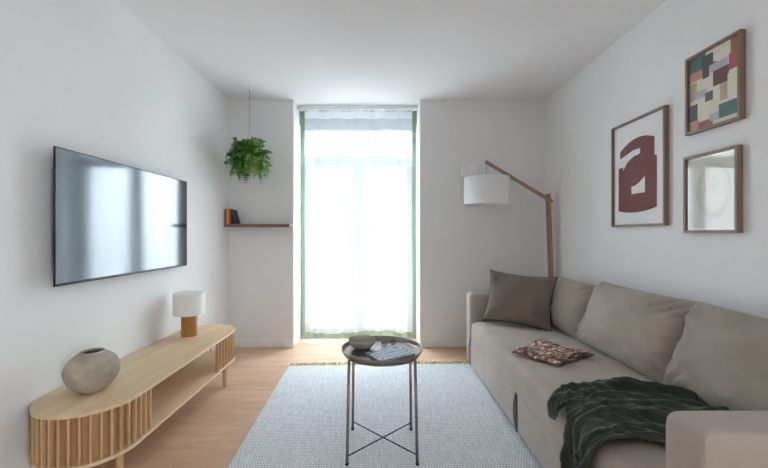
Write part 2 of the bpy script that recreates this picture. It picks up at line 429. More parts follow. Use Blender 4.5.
# vase
VB = mat('stoneware', srgb(150, 138, 124), 0.85, srgb(182, 172, 158), nscale=14, bump=0.5, bscale=35, contrast=(0.3, 0.7), detail=7)
prof = [(0, 0.0), (0.050, 0.0), (0.064, 0.005), (0.098, 0.028), (0.127, 0.063), (0.141, 0.099), (0.141, 0.124), (0.129, 0.154), (0.105, 0.180), (0.079, 0.195), (0.067, 0.200), (0.064, 0.206), (0.060, 0.209), (0.055, 0.206), (0.054, 0.197), (0.08, 0.180), (0.11, 0.156), (0.126, 0.11), (0.11, 0.05), (0.05, 0.014), (0, 0.010)]
def smooth_prof(p, n=4):
    out = []
    for i in range(len(p)-1):
        p0 = p[max(0, i-1)]; p1 = p[i]; p2 = p[i+1]; p3 = p[min(len(p)-1, i+2)]
        for k in range(n):
            t = k/n
            out.append(tuple(max(0, 0.5*((2*p1[c])+(-p0[c]+p2[c])*t+(2*p0[c]-5*p1[c]+4*p2[c]-p3[c])*t*t+(-p0[c]+3*p1[c]-3*p2[c]+p3[c])*t**3)) for c in (0, 1)))
    out.append(p[-1]); return out
prof = [(r*0.785, z*0.93) for r, z in prof]
bm = bmesh.new(); lathe(bm, smooth_prof(prof), 64, wob=lambda a, z: 0.02*fbm((math.cos(a)*1.5, math.sin(a)*1.5, z*9)))
tag(obj('vase', bm, VB, None, True, (-1.395, 1.775, 0.4302)), 'round rough taupe stoneware vase on the near end of the bench', 'vase')

# table lamp
tl = thing('table_lamp', 'small table lamp with white drum shade and ochre cylinder base on the bench', 'lamp', (-1.430, 2.745, 0.4302))
AMB = mat('ochre_glaze', srgb(158, 106, 50), 0.35, srgb(170, 118, 60), nscale=6)
SHADE = sheer_mat('white_shade_cloth', (0.92, 0.92, 0.92, 1), 0.0, 0.22)
OPAL = mat('white_lacquer', srgb(232, 230, 226), 0.5)
bm = bmesh.new(); lathe(bm, [(0, 0), (0.055, 0), (0.056, 0.003), (0.056, 0.172), (0.053, 0.175), (0, 0.175)], 40); obj('base', bm, AMB, tl, False)
bm = bmesh.new(); lathe(bm, [(0.104, 0.160), (0.109, 0.162), (0.109, 0.312), (0.104, 0.319), (0.0, 0.319), (0, 0.314), (0.102, 0.314), (0.105, 0.308), (0.105, 0.165), (0.104, 0.160)], 56)
obj('lamp_shade', bm, OPAL, tl)
bm = bmesh.new(); lathe(bm, [(0, 0.175), (0.014, 0.175), (0.014, 0.2), (0.03, 0.225), (0.03, 0.26), (0.018, 0.28), (0, 0.284)], 20); obj('bulb', bm, OPAL, tl, True)

# ================================================================ TELEVISION
tv = thing('television', 'large flat black television mounted on the left wall above the bench', 'television', (XL, 2.296, 1.272))
BLK = mat('black_plastic', srgb(22, 23, 25), 0.4)
sm = bpy.data.materials.new('tv_screen_glass'); sm.use_nodes = True
N = sm.node_tree.nodes; L = sm.node_tree.links; p = N['Principled BSDF']
p.inputs['Base Color'].default_value = srgb(18, 20, 24); p.inputs['Roughness'].default_value = 0.09; p.inputs['IOR'].default_value = 1.9; p.inputs['Specular Tint'].default_value = (0.82, 0.91, 1.0, 1)
p.inputs['Coat Weight'].default_value = 0.5; p.inputs['Coat Roughness'].default_value = 0.12
nn = N.new('ShaderNodeTexNoise'); nn.inputs['Scale'].default_value = 3; bb = N.new('ShaderNodeBump'); bb.inputs['Strength'].default_value = 0.015
L.new(nn.outputs['Fac'], bb.inputs['Height']); L.new(bb.outputs[0], p.inputs['Normal'])
TW, TH = 1.17/2, 0.66/2
obj('screen', bx(0.0675, 0.069, -TW+0.004, TW-0.004, -TH+0.012, TH-0.004), sm, tv)
bm = bmesh.new()
for (y0, y1, z0, z1) in ((-TW, -TW+0.005, -TH, TH), (TW-0.005, TW, -TH, TH), (-TW+0.005, TW-0.005, -TH, -TH+0.013), (-TW+0.005, TW-0.005, TH-0.005, TH)):
    box(bm, 0.063, 0.0700, y0, y1, z0, z1)
obj('bezel', bm, mat('tv_bezel_metal', srgb(40, 42, 46), 0.35, metal=0.6), tv)
obj('back_housing', bx(0.040, 0.0665, -TW+0.05, TW-0.05, -TH+0.04, TH-0.05, 0.004), BLK, tv)
obj('wall_bracket', bx(0.001, 0.040, -0.22, 0.22, -0.14, 0.14, 0.003), BLK, tv)

# ================================================================ SHELF AND BOOKS
WAL = wood('walnut_board', srgb(96, 78, 66), srgb(126, 104, 88), 0.5, 'X')
sh = thing('wall_shelf', 'narrow dark wooden shelf on the back wall left of the window', 'shelf', (XL+0.003, YB, 1.262))
SHT = 0.030
obj('board', bx(0, 0.669, -0.13, -0.0005, 0, SHT, 0.002), WAL, sh)
PAPER = mat('book_paper', srgb(225, 216, 200), 0.9, srgb(205, 195, 178), nscale=40, stretch=(60, 1, 1))
def book(x, t, h, d, colr, label, lean=0.0, cat='book', grp=None):
    b = thing('book', label, cat, (x, YB-0.124, 1.262+SHT+0.0005), 0, grp)
    m = mat('book_cloth_%d_%d_%d' % colr, srgb(*colr), 0.7)
    bm = bmesh.new()
    ct = 0.0025
    box(bm, 0, ct, 0, d, 0, h); box(bm, t-ct, t, 0, d, 0, h); box(bm, ct, t-ct, 0, 0.004, 0, h)
    c = obj('cover', bm, m, b); pg = obj('pages', bx(ct, t-ct, 0.004, d-0.004, 0.003, h-0.004), PAPER, b)
    if lean:
        b.rotation_euler = (0, -lean, 0)
    return b
x = XL+0.006
book(x, 0.022, 0.152, 0.115, (150, 78, 38), 'dark rust spined book against the left wall, first on the shelf'); x += 0.0235
book(x, 0.018, 0.158, 0.118, (222, 160, 122), 'pale orange spined book upright between the dark rust and the terracotta books'); x += 0.0195
book(x, 0.018, 0.150, 0.115, (178, 88, 52), 'terracotta spined book beside the leaning dark blue book'); x += 0.0188
book(x+0.0415, 0.020, 0.148, 0.11, (40, 58, 78), 'dark blue book leaning against the orange books on the shelf', lean=0.27)

# ================================================================ HANGING FERN
PX, PY = -1.26, 3.53
fern = thing('hanging_fern', 'bushy green fern in a woven pot hanging from the ceiling by a cord', 'plant', (PX, PY, 1.80))
ROPE = mat('grey_cord', srgb(150, 147, 142), 0.8)
POT = mat('woven_tan', srgb(150, 128, 84), 0.85, srgb(190, 168, 120), nscale=30, bump=0.5, bscale=60, stretch=(1, 1, 4))
bm = bmesh.new(); lathe(bm, [(0, -0.02), (0.06, -0.02), (0.08, 0.02), (0.094, 0.08), (0.088, 0.08), (0.078, 0.03), (0.055, -0.01), (0, -0.01)], 32); obj('pot', bm, POT, fern, True)
bm = bmesh.new(); lathe(bm, [(0.086, 0.065), (0, 0.07)], 24); obj('soil', bm, mat('soil', srgb(60, 46, 36), 0.95), fern)
bm = bmesh.new(); tube(bm, [(0, 0, 0.42), (0, 0, 0.785)], 0.0032, 6)
for k in range(3):
    a = 2*PI*k/3+0.4; tube(bm, [(0.091*math.cos(a), 0.091*math.sin(a), 0.078), (0, 0, 0.42)], 0.0016, 6)
obj('cord', bm, ROPE, fern)
bm = bmesh.new(); lathe(bm, [(0, 0.80), (0.022, 0.80), (0.020, 0.788), (0.006, 0.783), (0.0, 0.783)], 20); tube(bm, [(0, 0, 0.785), (0.008, 0, 0.777), (0, 0, 0.770)], 0.0018, 6)
obj('ceiling_hook', bm, TRIM, fern)
LEAF = [mat('fern_leaf_%s' % n, a, 0.5, b, nscale=12) for n, a, b in (('mid', srgb(70, 122, 48), srgb(110, 164, 72)), ('dark', srgb(42, 88, 36), srgb(74, 126, 52)), ('pale', srgb(120, 150, 76), srgb(160, 180, 106)))]
def frond(bm, a, reach, rise, drop, width, r0=0.06):
    n = 13; d = Vector((math.cos(a), math.sin(a), 0)); s = Vector((-math.sin(a), math.cos(a), 0)); pts = []
    tw = random.uniform(-0.25, 0.25)
    for k in range(n+1):
        t = k/n
        z = 0.09 + rise*math.sin(min(t*1.9, PI/2)*1.0)*(1 if t < .83 else 1) - drop*0.72*max(0, t-0.25)**1.6*1.6
        rr = r0*0.6 + reach*math.sin(t*PI/2)*(1-0.12*t)
        pts.append(d*rr + s*tw*t*t*reach + Vector((0, 0, z)))
    tube(bm, pts, [0.0018*(1-0.6*k/n) for k in range(n+1)], 4, cap=False)
    for k in range(1, n+1):
        t = k/n; p = pts[k]; tg = (pts[k]-pts[k-1]).normalized(); sd = tg.cross(Vector((0, 0, 1)))
        if sd.length < .2: sd = s.copy()
        sd.normalize(); L_ = width*math.sin(PI*min(1, t*0.85+0.12))**0.7+0.004
        up = sd.cross(tg)
        for sg in (-1, 1):
            q = (sd*sg*1.0 + tg*0.45 + up*random.uniform(-.35, .15)).normalized()
            b = p; e = p+q*L_; m1 = p+q*L_*0.5
            wv = tg*(0.0070+0.12*L_)
            vs = [bm.verts.new(v) for v in (b, m1-wv, e, m1+wv)]
            bm.faces.new(vs)
bms = [bmesh.new() for _ in range(3)]
for k in range(250):
    a = random.uniform(0, 2*PI)
    i = 0 if random.random() < .6 else (1 if random.random() < .6 else 2)
    if math.cos(a) > 0.3 and random.random() < .35: i = 2
    reach = random.uniform(0.10, 0.205); kind = k % 4
    if kind == 0: rise, drop, reach = random.uniform(.12, .21), random.uniform(0, .08), reach*0.75
    elif kind == 1: rise, drop = random.uniform(.06, .15), random.uniform(.06, .16)
    elif kind == 2: rise, drop = random.uniform(.0, .06), random.uniform(.08, .20)
    else: rise, drop, reach = random.uniform(-.02, .05), random.uniform(.14, .24), reach*0.75
    if math.cos(a) < -0.1 and random.random() < .3: drop += 0.05
    frond(bms[i], a, reach, rise, drop, random.uniform(0.026, 0.042))
for i, nm in enumerate(('mid', 'dark', 'pale')):
    fo = obj('fronds', bms[i], LEAF[i], fern); fo['label'] = {'mid': 'mid green fern fronds', 'dark': 'dark green fern fronds', 'pale': 'pale yellow green fern fronds'}[nm]

# ================================================================ FLOOR LAMP
FLW = wood('beech_orange', srgb(150, 112, 90), srgb(172, 134, 110), 0.45, 'Z')
FLY = 3.56
fl = thing('floor_lamp', 'tall wooden arc floor lamp with white drum shade behind the sofa', 'floor lamp', (1.60, FLY, 0))
def beam(a, b, wy, wt, bev=0.003):
    a = Vector(a); b = Vector(b); d = b-a; L_ = d.length
    rot = d.to_track_quat('Z', 'Y').to_matrix().to_4x4()
    bm = bmesh.new(); box(bm, -wt/2, wt/2, -wy/2, wy/2, 0, L_, Matrix.Translation(a) @ rot, bev, 2); return bm
obj('base', bx(-0.16, 0.105, -0.12, 0.12, 0, 0.03, 0.004), FLW, fl)
TOPP = Vector((0.034, 0, 1.575)); 
obj('post', beam((0.088, -0.026, 0.03), (0.034, -0.026, 1.58), 0.018, 0.036), FLW, fl)
obj('post', beam((0.088, 0.026, 0.03), (0.034, 0.026, 1.58), 0.018, 0.036), FLW, fl)
obj('boom_arm', beam((0.075, 0, 1.505), (-0.575, 0, 1.895), 0.030, 0.026), FLW, fl)
bm = bmesh.new(); tube(bm, [(0.036, -0.048, 1.53), (0.036, 0.048, 1.53)], 0.009, 12); obj('pivot_bolt', bm, FLW, fl)
bm = bmesh.new(); tube(bm, [(-0.565, 0, 1.875), (-0.565, 0, 1.70)], 0.0022, 6); obj('cord', bm, ROPE, fl)
bm = bmesh.new(); lathe(bm, [(0.213, 0.0), (0.213, 0.262), (0.211, 0.262), (0.211, 0.0), (0.213, 0.0)], 64); fsh = obj('lamp_shade', bm, SHADE, fl, True, (-0.565, 0, 1.476))
bm = bmesh.new()
for k in range(3):
    a = 2*PI*k/3; tube(bm, [(0, 0, 0.235), (0.211*math.cos(a), 0.211*math.sin(a), 0.255)], 0.002, 6)
lathe(bm, [(0, 0.245), (0.02, 0.245), (0.02, 0.17), (0, 0.17)], 16)
obj('shade_spider', bm, OPAL, fsh)
bm = bmesh.new(); lathe(bm, [(0, 0.06), (0.025, 0.07), (0.034, 0.1), (0.025, 0.14), (0.014, 0.17), (0, 0.17)], 20); obj('bulb', bm, OPAL, fsh, True)
# small wall fixture behind the shade
wf = thing('wall_fixture', 'small white box fixture on the back wall above left of the drum shade', 'wall fixture', (0.925, YB, 1.84))
obj('housing', bx(-0.082, 0.082, -0.075, -0.008, -0.06, 0.06, 0.006), OPAL, wf)
obj('back_plate', bx(-0.07, 0.07, -0.008, -0.0005, -0.05, 0.05, 0.002), TRIM, wf)

# ================================================================ SOFA
SOFA = fabric('sofa_fabric', srgb(170, 159, 150), srgb(178, 168, 159))
CUSH = fabric('sofa_cushion_fabric', srgb(158, 147, 137), srgb(167, 157, 147))
sofa = thing('sofa', 'long beige fabric sofa with three back cushions along the right wall', 'sofa', (1.25, 2.14, 0))
def rel(bm):
    bmesh.ops.translate(bm, verts=bm.verts[:], vec=(-1.25, -2.14, 0)); return bm
AY0, AY1, AY2, AY3 = 0.89, 1.04, 3.24, 3.395
def softbox(x0, x1, y0, y1, z0, z1, rad, amp=0.004, crown=0.0, n=(14, 40, 8), sc=4):
    """rounded upholstered block with slightly uneven surface"""
    bm = bmesh.new()
    nx, ny, nz = n
    c = Vector(((x0+x1)/2, (y0+y1)/2, (z0+z1)/2)); hd_ = Vector(((x1-x0)/2, (y1-y0)/2, (z1-z0)/2))
    verts = {}
    def vert(i, j, k):
        key = (i, j, k)
        if key in verts: return verts[key]
        # cluster grid lines near edges
        def g(i, n, h):
            t = -1+2*i/n; f = min(0.9, 2.2*rad/h)
            return t if abs(t) < 1e-9 else math.copysign(1-(1-abs(t))**1.0, t)
        p = Vector((g(i, nx, hd_.x)*hd_.x, g(j, ny, hd_.y)*hd_.y, g(k, nz, hd_.z)*hd_.z))
        q = Vector([max(-(h-rad), min(h-rad, a)) for a, h in zip(p, hd_)])
        d = p-q
        if d.length > 1e-9:
            cnt = sum(1 for a in d if abs(a) > 1e-9)
            if cnt > 1:
                m_ = max(abs(a) for a in d); d = d.normalized()*m_ if False else d.normalized()*rad*(m_/rad)
            p = q+d
        p += c
        up = 1-abs((p.x-c.x)/hd_.x)**3; vp = 1-abs((p.y-c.y)/hd_.y)**4
        if k > nz/2: p.z += crown*max(0, up)*max(0, vp)
        nn_ = fbm((p.x*sc, p.y*sc, p.z*sc))
        p += Vector((0.5, 0.3, 1))*amp*nn_
        v = bm.verts.new(p); verts[key] = v; return v
    def face(f, a, b):
        for i in range(a):
            for j in range(b):
                bm.faces.new([vert(*f(i, j)), vert(*f(i+1, j)), vert(*f(i+1, j+1)), vert(*f(i, j+1))])
    for k in (0, nz): face(lambda i, j, k=k: (i, j, k), nx, ny)
    for j in (0, ny): face(lambda i, k, j=j: (i, j, k), nx, nz)
    for i in (0, nx): face(lambda j, k, i=i: (i, j, k), ny, nz)
    return bm
def up_obj(name, bm, m, parent):
    o = obj(name, bm, m, parent, True); s = o.modifiers.new('s', 'SUBSURF'); s.levels = 1; s.render_levels = 1; return o
up_obj('base', rel(softbox(0.815, 1.60, AY1+0.002, AY2-0.002, 0.045, 0.253, 0.008, 0.001)), SOFA, sofa)
up_obj('seat_cushion', rel(softbox(0.795, 1.50, AY1+0.004, AY2-0.004, 0.222, 0.425, 0.045, 0.006, 0.02, (18, 48, 8))), SOFA, sofa)
up_obj('back_frame', rel(softbox(1.56, 1.708, AY1, AY2, 0.045, 0.66, 0.03, 0.002)), SOFA, sofa)
for (a, b, at_) in ((AY0, AY1, 0.70), (AY2, AY3, 0.664)):
    up_obj('armrest', rel(softbox(0.795, 1.708, a, b, 0.03, at_, 0.032, 0.003, 0.0, (30, 10, 22))), SOFA, sofa)
for (y0, y1) in ((AY1, 1.02+0.75),):
    pass
# front panel of the pull-out bed with its two strap handles
pf = obj('pull_out_front', rel(bx(0.797, 0.814, 2.155, 3.225, 0.045, 0.2525, 0.004, 2)), SOFA, sofa)
pf2 = obj('pull_out_front', rel(bx(0.797, 0.814, 1.06, 2.125, 0.045, 0.2525, 0.004, 2)), SOFA, sofa)
STR = mat('grey_webbing', srgb(98, 92, 88), 0.9, bump=0.3, bscale=200)
for y in (2.14, 3.232):
    bm = bmesh.new()
    def sf(u, v, y=y):
        z = 0.262-0.225*u; bow = 0.012*math.sin(PI*u)
        return (0.796-bow-0.002, y-0.013+0.026*v+0.006*math.sin(u*4), z)
    grid(bm, 14, 2, sf); o = obj('pull_strap', rel(bm), STR, sofa, True); s = o.modifiers.new('t', 'SOLIDIFY'); s.thickness = 0.003
for (x, y) in ((0.95, AY0+0.08), (1.62, AY0+0.08), (0.95, AY3-0.08), (1.62, AY3-0.08), (0.85, 3.13)):
    b0 = 0.0095 if x < 0.9 else 0
    bm = bmesh.new(); lathe(bm, [(0, b0), (0.02, b0), (0.024, 0.044), (0, 0.044)], 16); obj('leg', bm, BLK, sofa, loc=(x-1.25, y-2.14, 0))

def puff(w, h, t, edge=0.012, nw=40, nh=32, seed=0, wr=0.006, pinch=0.05, power=0.42, sag=0.0, square=False):
    """pillow in its own plane: x across, z up, front towards -y"""
    bm = bmesh.new()
    def pt(u, v, sgn):
        a = -1+2*u; b = -1+2*v
        k = max(0, (1-abs(a)**2.4))*max(0, (1-abs(b)**2.4)) if not square else max(0, (1-abs(a)**5))*max(0, (1-abs(b)**5))
        th = edge/2 + (t/2-edge/2)*k**power
        # sides pinch in between the corners
        X = a*w/2*(1-pinch*(1-b*b)*abs(a)); Z = b*h/2*(1-pinch*(1-a*a)*abs(b))
        Z -= sag*(1-a*a)*(b > 0)*b
        rad = math.atan2(b, a); edgef = max(abs(a), abs(b))**3
        wri = 0.4*wr*edgef*noise.noise(Vector((rad*6+seed*3.1, edgef, seed))) + wr*1.2*fbm((a*2+seed, b*2, seed*1.7), 3)
        fold = wr*1.5*math.exp(-((abs(a)-.78)**2+(abs(b)-.72)**2)/.07)*math.sin((abs(a)*1.3-abs(b))*(20+seed)+seed)
        fold += wr*1.6*math.exp(-(b-.62)**2/.03)*max(0, noise.noise(Vector((a*1.5, seed*2.3, 0))))*math.sin(b*34+a*7+3*noise.noise(Vector((a*2.5, b*2, seed)))) if wr > .01 else 0
        y = sgn*(th + (wri+fold)*min(1, k*6)*1.0)
        return (X, y, Z)
    A = [[None]*(nh+1) for _ in range(nw+1)]; B = [[None]*(nh+1) for _ in range(nw+1)]
    for i in range(nw+1):
        for j in range(nh+1):
            # denser rows near edges
            u = 0.5-0.5*math.cos(PI*i/nw)*0.999 if 0 < i < nw else i/nw; v = 0.5-0.5*math.cos(PI*j/nh)*0.999 if 0 < j < nh else j/nh
            A[i][j] = bm.verts.new(pt(u, v, -1)); B[i][j] = bm.verts.new(pt(u, v, 1))
    for i in range(nw):
        for j in range(nh):
            bm.faces.new((A[i][j], A[i+1][j], A[i+1][j+1], A[i][j+1])); bm.faces.new((B[i][j], B[i][j+1], B[i+1][j+1], B[i+1][j]))
    loop = [(i, 0) for i in range(nw)]+[(nw, j) for j in range(nh)]+[(i, nh) for i in range(nw, 0, -1)]+[(0, j) for j in range(nh, 0, -1)]
    n = len(loop); mid = []
    for k in range(n):
        (a, b), (c, d) = loop[k], loop[(k+1) % n]
        bm.faces.new((A[a][b], B[a][b], B[c][d], A[c][d])); mid.append((A[a][b].co+B[a][b].co)/2)
    return bm, mid
def frame_mtx(o, xdir, up):
    """matrix with local x -> xdir, local z -> up"""
    x = Vector(xdir).normalized(); z = Vector(up); z = (z-x*z.dot(x)).normalized(); y = z.cross(x)
    m = Matrix((x, y, z)).transposed().to_4x4(); m.translation = Vector(o); return m
# back cushions: lean against the frame; seams at Y = 1.78, 2.52
CB = [(1.055, 1.82, 0.462), (1.805, 2.60, 0.462), (2.585, 3.235, 0.430)]
for i, (a, b, hh) in enumerate(CB):
    bm, mid = puff(b-a+0.02, hh, 0.30, edge=0.03, seed=i+1, wr=0.014, pinch=0.05, power=0.52, sag=0.0)
    bot = Vector((1.430, 0, 0.44)); topv = Vector((1.600, 0, 0.86)); d = (topv-bot).normalized()
    c = bot + d*(hh/2-0.02) + Vector((0, (a+b)/2, 0))
    # local x runs towards -Y so that the front (-y) faces the room (-X)
    m = frame_mtx(c, (0, -1, 0), d)
    bmesh.ops.transform(bm, matrix=m, verts=bm.verts[:]); mid = [m @ p for p in mid]
    rel(bm)
    cu = obj('back_cushion', bm, CUSH, sofa, True)
    bm = bmesh.new(); tube(bm, mid, 0.0035, 6, closed=True); obj('piping', rel(bm), CUSH, cu, True)

# ================================================================ SCATTER CUSHION
DARK = fabric('taupe_linen', srgb(118, 108, 98), srgb(128, 118, 107), wscale=500)
PIPE = mat('dark_piping', srgb(52, 44, 40), 0.8)
bl, br_, tl_, tr_ = Vector((0.865, 3.10, 0.455)), Vector((1.33, 2.83, 0.455)), Vector((1.00, 3.20, 0.845)), Vector((1.435, 2.93, 0.845))
cen = (bl+br_+tl_+tr_)/4
bm, mid = puff((br_-bl).length*0.99, (tl_-bl).length*1.02, 0.16, edge=0.006, seed=9, wr=0.007, pinch=0.10, power=0.5)
xx_ = (br_-bl).normalized(); zz_ = (tl_-bl).normalized(); ra_ = math.radians(3.5)
m = frame_mtx((0, 0, 0), xx_*math.cos(ra_)-zz_*math.sin(ra_), zz_*math.cos(ra_)+xx_*math.sin(ra_)); cen.z += 0.004; cen.x -= 0.012
bmesh.ops.transform(bm, matrix=m, verts=bm.verts[:]); mid = [m @ p for p in mid]
pil = tag(obj('scatter_cushion', bm, DARK, None, True, cen), 'dark taupe cushion with black piping propped at the far end of the sofa', 'cushion')
bm = bmesh.new(); tube(bm, mid, 0.006, 6, closed=True); obj('piping', bm, PIPE, pil, True)

# ================================================================ THROW
THR = fabric('dark_green_wool', srgb(46, 51, 43), srgb(60, 65, 54), wscale=250, sheen=0.3)
SEAT_Z = 0.449
def lerp(a, b, t): return a+(b-a)*t
def interp(tab, s):
    if s <= tab[0][0]: return tab[0][1]
    for (a, va), (b, vb) in zip(tab, tab[1:]):
        if s <= b: return lerp(va, vb, (s-a)/(b-a))
    return tab[-1][1]
XBK, XFR, RC = 1.385, 0.83, 0.048
FLAT = XBK-XFR; ARC = RC*PI/2
def path(s):
    """distance s from the back -> (x, z, normal)"""
    if s <= FLAT: return XBK-s, SEAT_Z, Vector((0, 0, 1))
    if s <= FLAT+ARC:
        a = (s-FLAT)/RC; return XFR-RC*math.sin(a), SEAT_Z-RC*(1-math.cos(a)), Vector((-math.sin(a), 0, math.cos(a)))
    return XFR-RC, SEAT_Z-RC-(s-FLAT-ARC), Vector((-1, 0, 0))
far = [(0, 1.48), (0.03, 1.58), (0.10, 1.67), (0.2, 1.75), (0.30, 1.785), (0.43, 1.745), (0.55, 1.69), (0.72, 1.66), (1.0, 1.60)]
near = [(0, 1.12), (0.15, 1.13), (0.30, 1.20), (0.40, 1.29), (0.48, 1.315), (0.56, 1.285), (0.65, 1.31), (0.95, 1.375)]
def hang(v):   # total length of cloth by position across (0 near .. 1 far)
    return FLAT+interp([(0, 0.38), (0.2, 0.42), (0.42, 0.38), (0.50, 0.22), (0.56, 0.05), (0.64, 0.02), (0.72, 0.05), (0.86, 0.10), (1.0, 0.115)], v)
def thf(u, v):
    s0 = u*hang(v)
    yn, yf = interp(near, s0), interp(far, s0)
    # gathers converge towards the front drop
    vv = v + 0.015*math.sin(s0*14)
    y = lerp(yn, yf, v)
    x, z, nrm = path(s0)
    y += 0.010*math.sin(s0*11+v*5)
    warp = 0.9*fbm((s0*2.6, v*1.4, 5), 2) + 0.55*math.sin(s0*5.5)
    fr_ = 6.0
    r_ = lambda t: (1-abs(math.sin(t)))**1.5          # sharp ridge, broad valley
    w1 = r_((vv*fr_+warp)*PI*0.5); w2 = r_((vv*11+warp*2.3+s0*2)*PI*0.5+1.1)
    w3 = r_((vv*19-warp*1.5+s0*7)*PI*0.5)
    n1 = abs(fbm((s0*5, v*6, 3), 4))
    env = min(1, v/0.05)*min(1, (1-v)/0.05); ends = min(1, u/0.06)
    ht = 0.007 + (0.040*w1*(0.5+0.5*math.sin(s0*8+v*4)**2) + 0.018*w2 + 0.007*w3 + 0.03*n1)*(0.25+0.75*env)*(0.35+0.65*ends)
    if s0 > FLAT: ht = ht*0.75+0.004
    p = Vector((x, y, z)) + nrm*ht
    p.y += 0.014*math.cos((vv*fr_+warp)*PI)*env
    return p
bm = bmesh.new(); grid(bm, 130, 170, thf)
th = obj('throw_blanket', bm, THR, None, True); s = th.modifiers.new('t', 'SOLIDIFY'); s.thickness = 0.004; s.offset = 1
tag(th, 'dark green crumpled throw blanket draped over the seat front edge of the sofa', 'blanket')

# ================================================================ MAGAZINE ON SOFA
def mag_mat(name, paper, cols, scale, seed, thr=0.5):
    m = bpy.data.materials.new(name); m.use_nodes = True
    nt = m.node_tree; N = nt.nodes; L = nt.links; p = N['Principled BSDF']; p.inputs['Roughness'].default_value = 0.4
    tc = N.new('ShaderNodeTexCoord'); mp = N.new('ShaderNodeMapping'); mp.inputs['Location'].default_value = (seed, seed*2, 0)
    L.new(tc.outputs['Object'], mp.inputs['Vector'])
    n = N.new('ShaderNodeTexNoise'); n.inputs['Scale'].default_value = scale; n.inputs['Detail'].default_value = 6; n.inputs['Roughness'].default_value = 0.7
    L.new(mp.outputs[0], n.inputs['Vector'])
    r = N.new('ShaderNodeValToRGB'); r.color_ramp.interpolation = 'EASE'
    e = r.color_ramp.elements; pos = [0.34, 0.45, 0.52, 0.58]
    e[0].position = pos[0]; e[0].color = cols[0]; e[1].position = pos[3]; e[1].color = cols[-1]
    for k in (1, 2):
        el = e.new(pos[k]); el.color = cols[min(k, len(cols)-1)]
    L.new(n.outputs['Fac'], r.inputs['Fac']); L.new(r.outputs['Color'], p.inputs['Base Color'])
    return m
MB1 = mag_mat('magazine_photo_brown', None, [srgb(58, 40, 34), srgb(128, 84, 66), srgb(150, 110, 92), srgb(232, 222, 212)], 34, 3)
MPAP = mat('magazine_paper', srgb(196, 186, 176), 0.5)
MCOV = mat('magazine_cover_rust', srgb(120, 78, 62), 0.45, srgb(80, 50, 42), nscale=9)
Lc, Tc, Rc, Bc = Vector((0.82, 2.29, 0)), Vector((1.075, 2.48, 0)), Vector((1.285, 2.225, 0)), Vector((0.985, 2.055, 0))
def magp(u, v, lift, curl, z0, ph):
    # u along L->B / T->R direction, v across
    p = Lc.lerp(Bc, u).lerp(Tc.lerp(Rc, u), v)
    g = abs(v-0.5)*2
    z = z0 + lift*(math.sin(PI*min(1, g*1.02))**0.8)*0.8 + curl*(u-0.5)**2*g + 0.005*math.sin(u*9+ph)*g + 0.005*math.sin(v*17+ph*2+u*3)
    return Vector((p.x, p.y, z))
mg = thing('open_magazine', 'open brown photo magazine lying rumpled on the sofa seat', 'magazine', (1.05, 2.26, 0.4500))
def sheetm(name, lift, curl, z0, ph, u0, u1, v0, v1, m, rot=0):
    bm = bmesh.new()
    c = (Lc+Tc+Rc+Bc)/4
    def f(u, v):
        p = magp(u0+(u1-u0)*u, v0+(v1-v0)*v, lift, curl, z0, ph)
        q = Matrix.Rotation(rot, 3, 'Z') @ (p-c-Vector((0, 0, 0))); return Vector((q.x, q.y, p.z))
    grid(bm, 24, 24, f); o = obj(name, bm, m, mg, True); s = o.modifiers.new('t', 'SOLIDIFY'); s.thickness = 0.0012; s.offset = 1; return o
sheetm('cover', 0.004, 0.0, 0.001, 0, -0.02, 1.02, -0.02, 1.02, MCOV)
sheetm('page', 0.010, 0.01, 0.004, 1, 0.0, 1.0, 0.0, 0.5, MPAP)
sheetm('page', 0.016, 0.03, 0.006, 2, 0.0, 1.0, 0.0, 0.5, MB1, 0.04)
sheetm('page', 0.012, 0.02, 0.004, 3, 0.0, 0.98, 0.5, 1.0, MB1)
sheetm('page', 0.024, 0.06, 0.006, 4, 0.02, 0.97, 0.5, 0.96, MB1, -0.05)
sheetm('page', 0.034, 0.10, 0.008, 5, 0.02, 0.9, 0.42, 0.86, MB1, -0.16)
sheetm('page', 0.030, 0.05, 0.008, 6, 0.12, 1.0, 0.10, 0.5, MB1, 0.14)

# ================================================================ TRAY TABLE
TBM = mat('taupe_metal', srgb(140, 130, 120), 0.3, srgb(148, 138, 128), metal=0.8)
tt = thing('tray_table', 'small round taupe metal tray table standing on the rug', 'side table', (0.011, 2.042, 0.0093))
TZ = 0.532
bm = bmesh.new()
lathe(bm, [(0, TZ-0.003), (0.1, TZ-0.003), (0.200, TZ-0.003), (0.206, TZ-0.003), (0.216, TZ+0.002), (0.2225, TZ+0.018), (0.2255, TZ+0.019), (0.2255, TZ+0.015), (0.219, TZ-0.001), (0.206, TZ-0.007), (0.200, TZ-0.007), (0, TZ-0.007)], 80)
obj('tray', bm, TBM, tt, True)
LG = [(-0.180, -0.168), (0.180, -0.168), (0.176, 0.168), (-0.176, 0.168)]
for (x, y) in LG:
    k = 0.2045/math.hypot(x, y)
    bm = bmesh.new(); tube(bm, [(x, y, 0.0), (x*0.955, y*0.83, 0.524)], 0.0078, 12)
    lg = obj('leg', bm, TBM, tt, True)
    bm = bmesh.new(); tube(bm, [(x*1.0, y*1.0, 0.0), (x*0.999, y*0.999, 0.010)], 0.0092, 12); obj('foot_cap', bm, BLK, lg)
bm = bmesh.new()
lathe(bm, [(0.203, 0.516), (0.209, 0.516), (0.209, 0.5245), (0.203, 0.5245), (0.203, 0.516)], 64)
obj('support_ring', bm, TBM, tt)
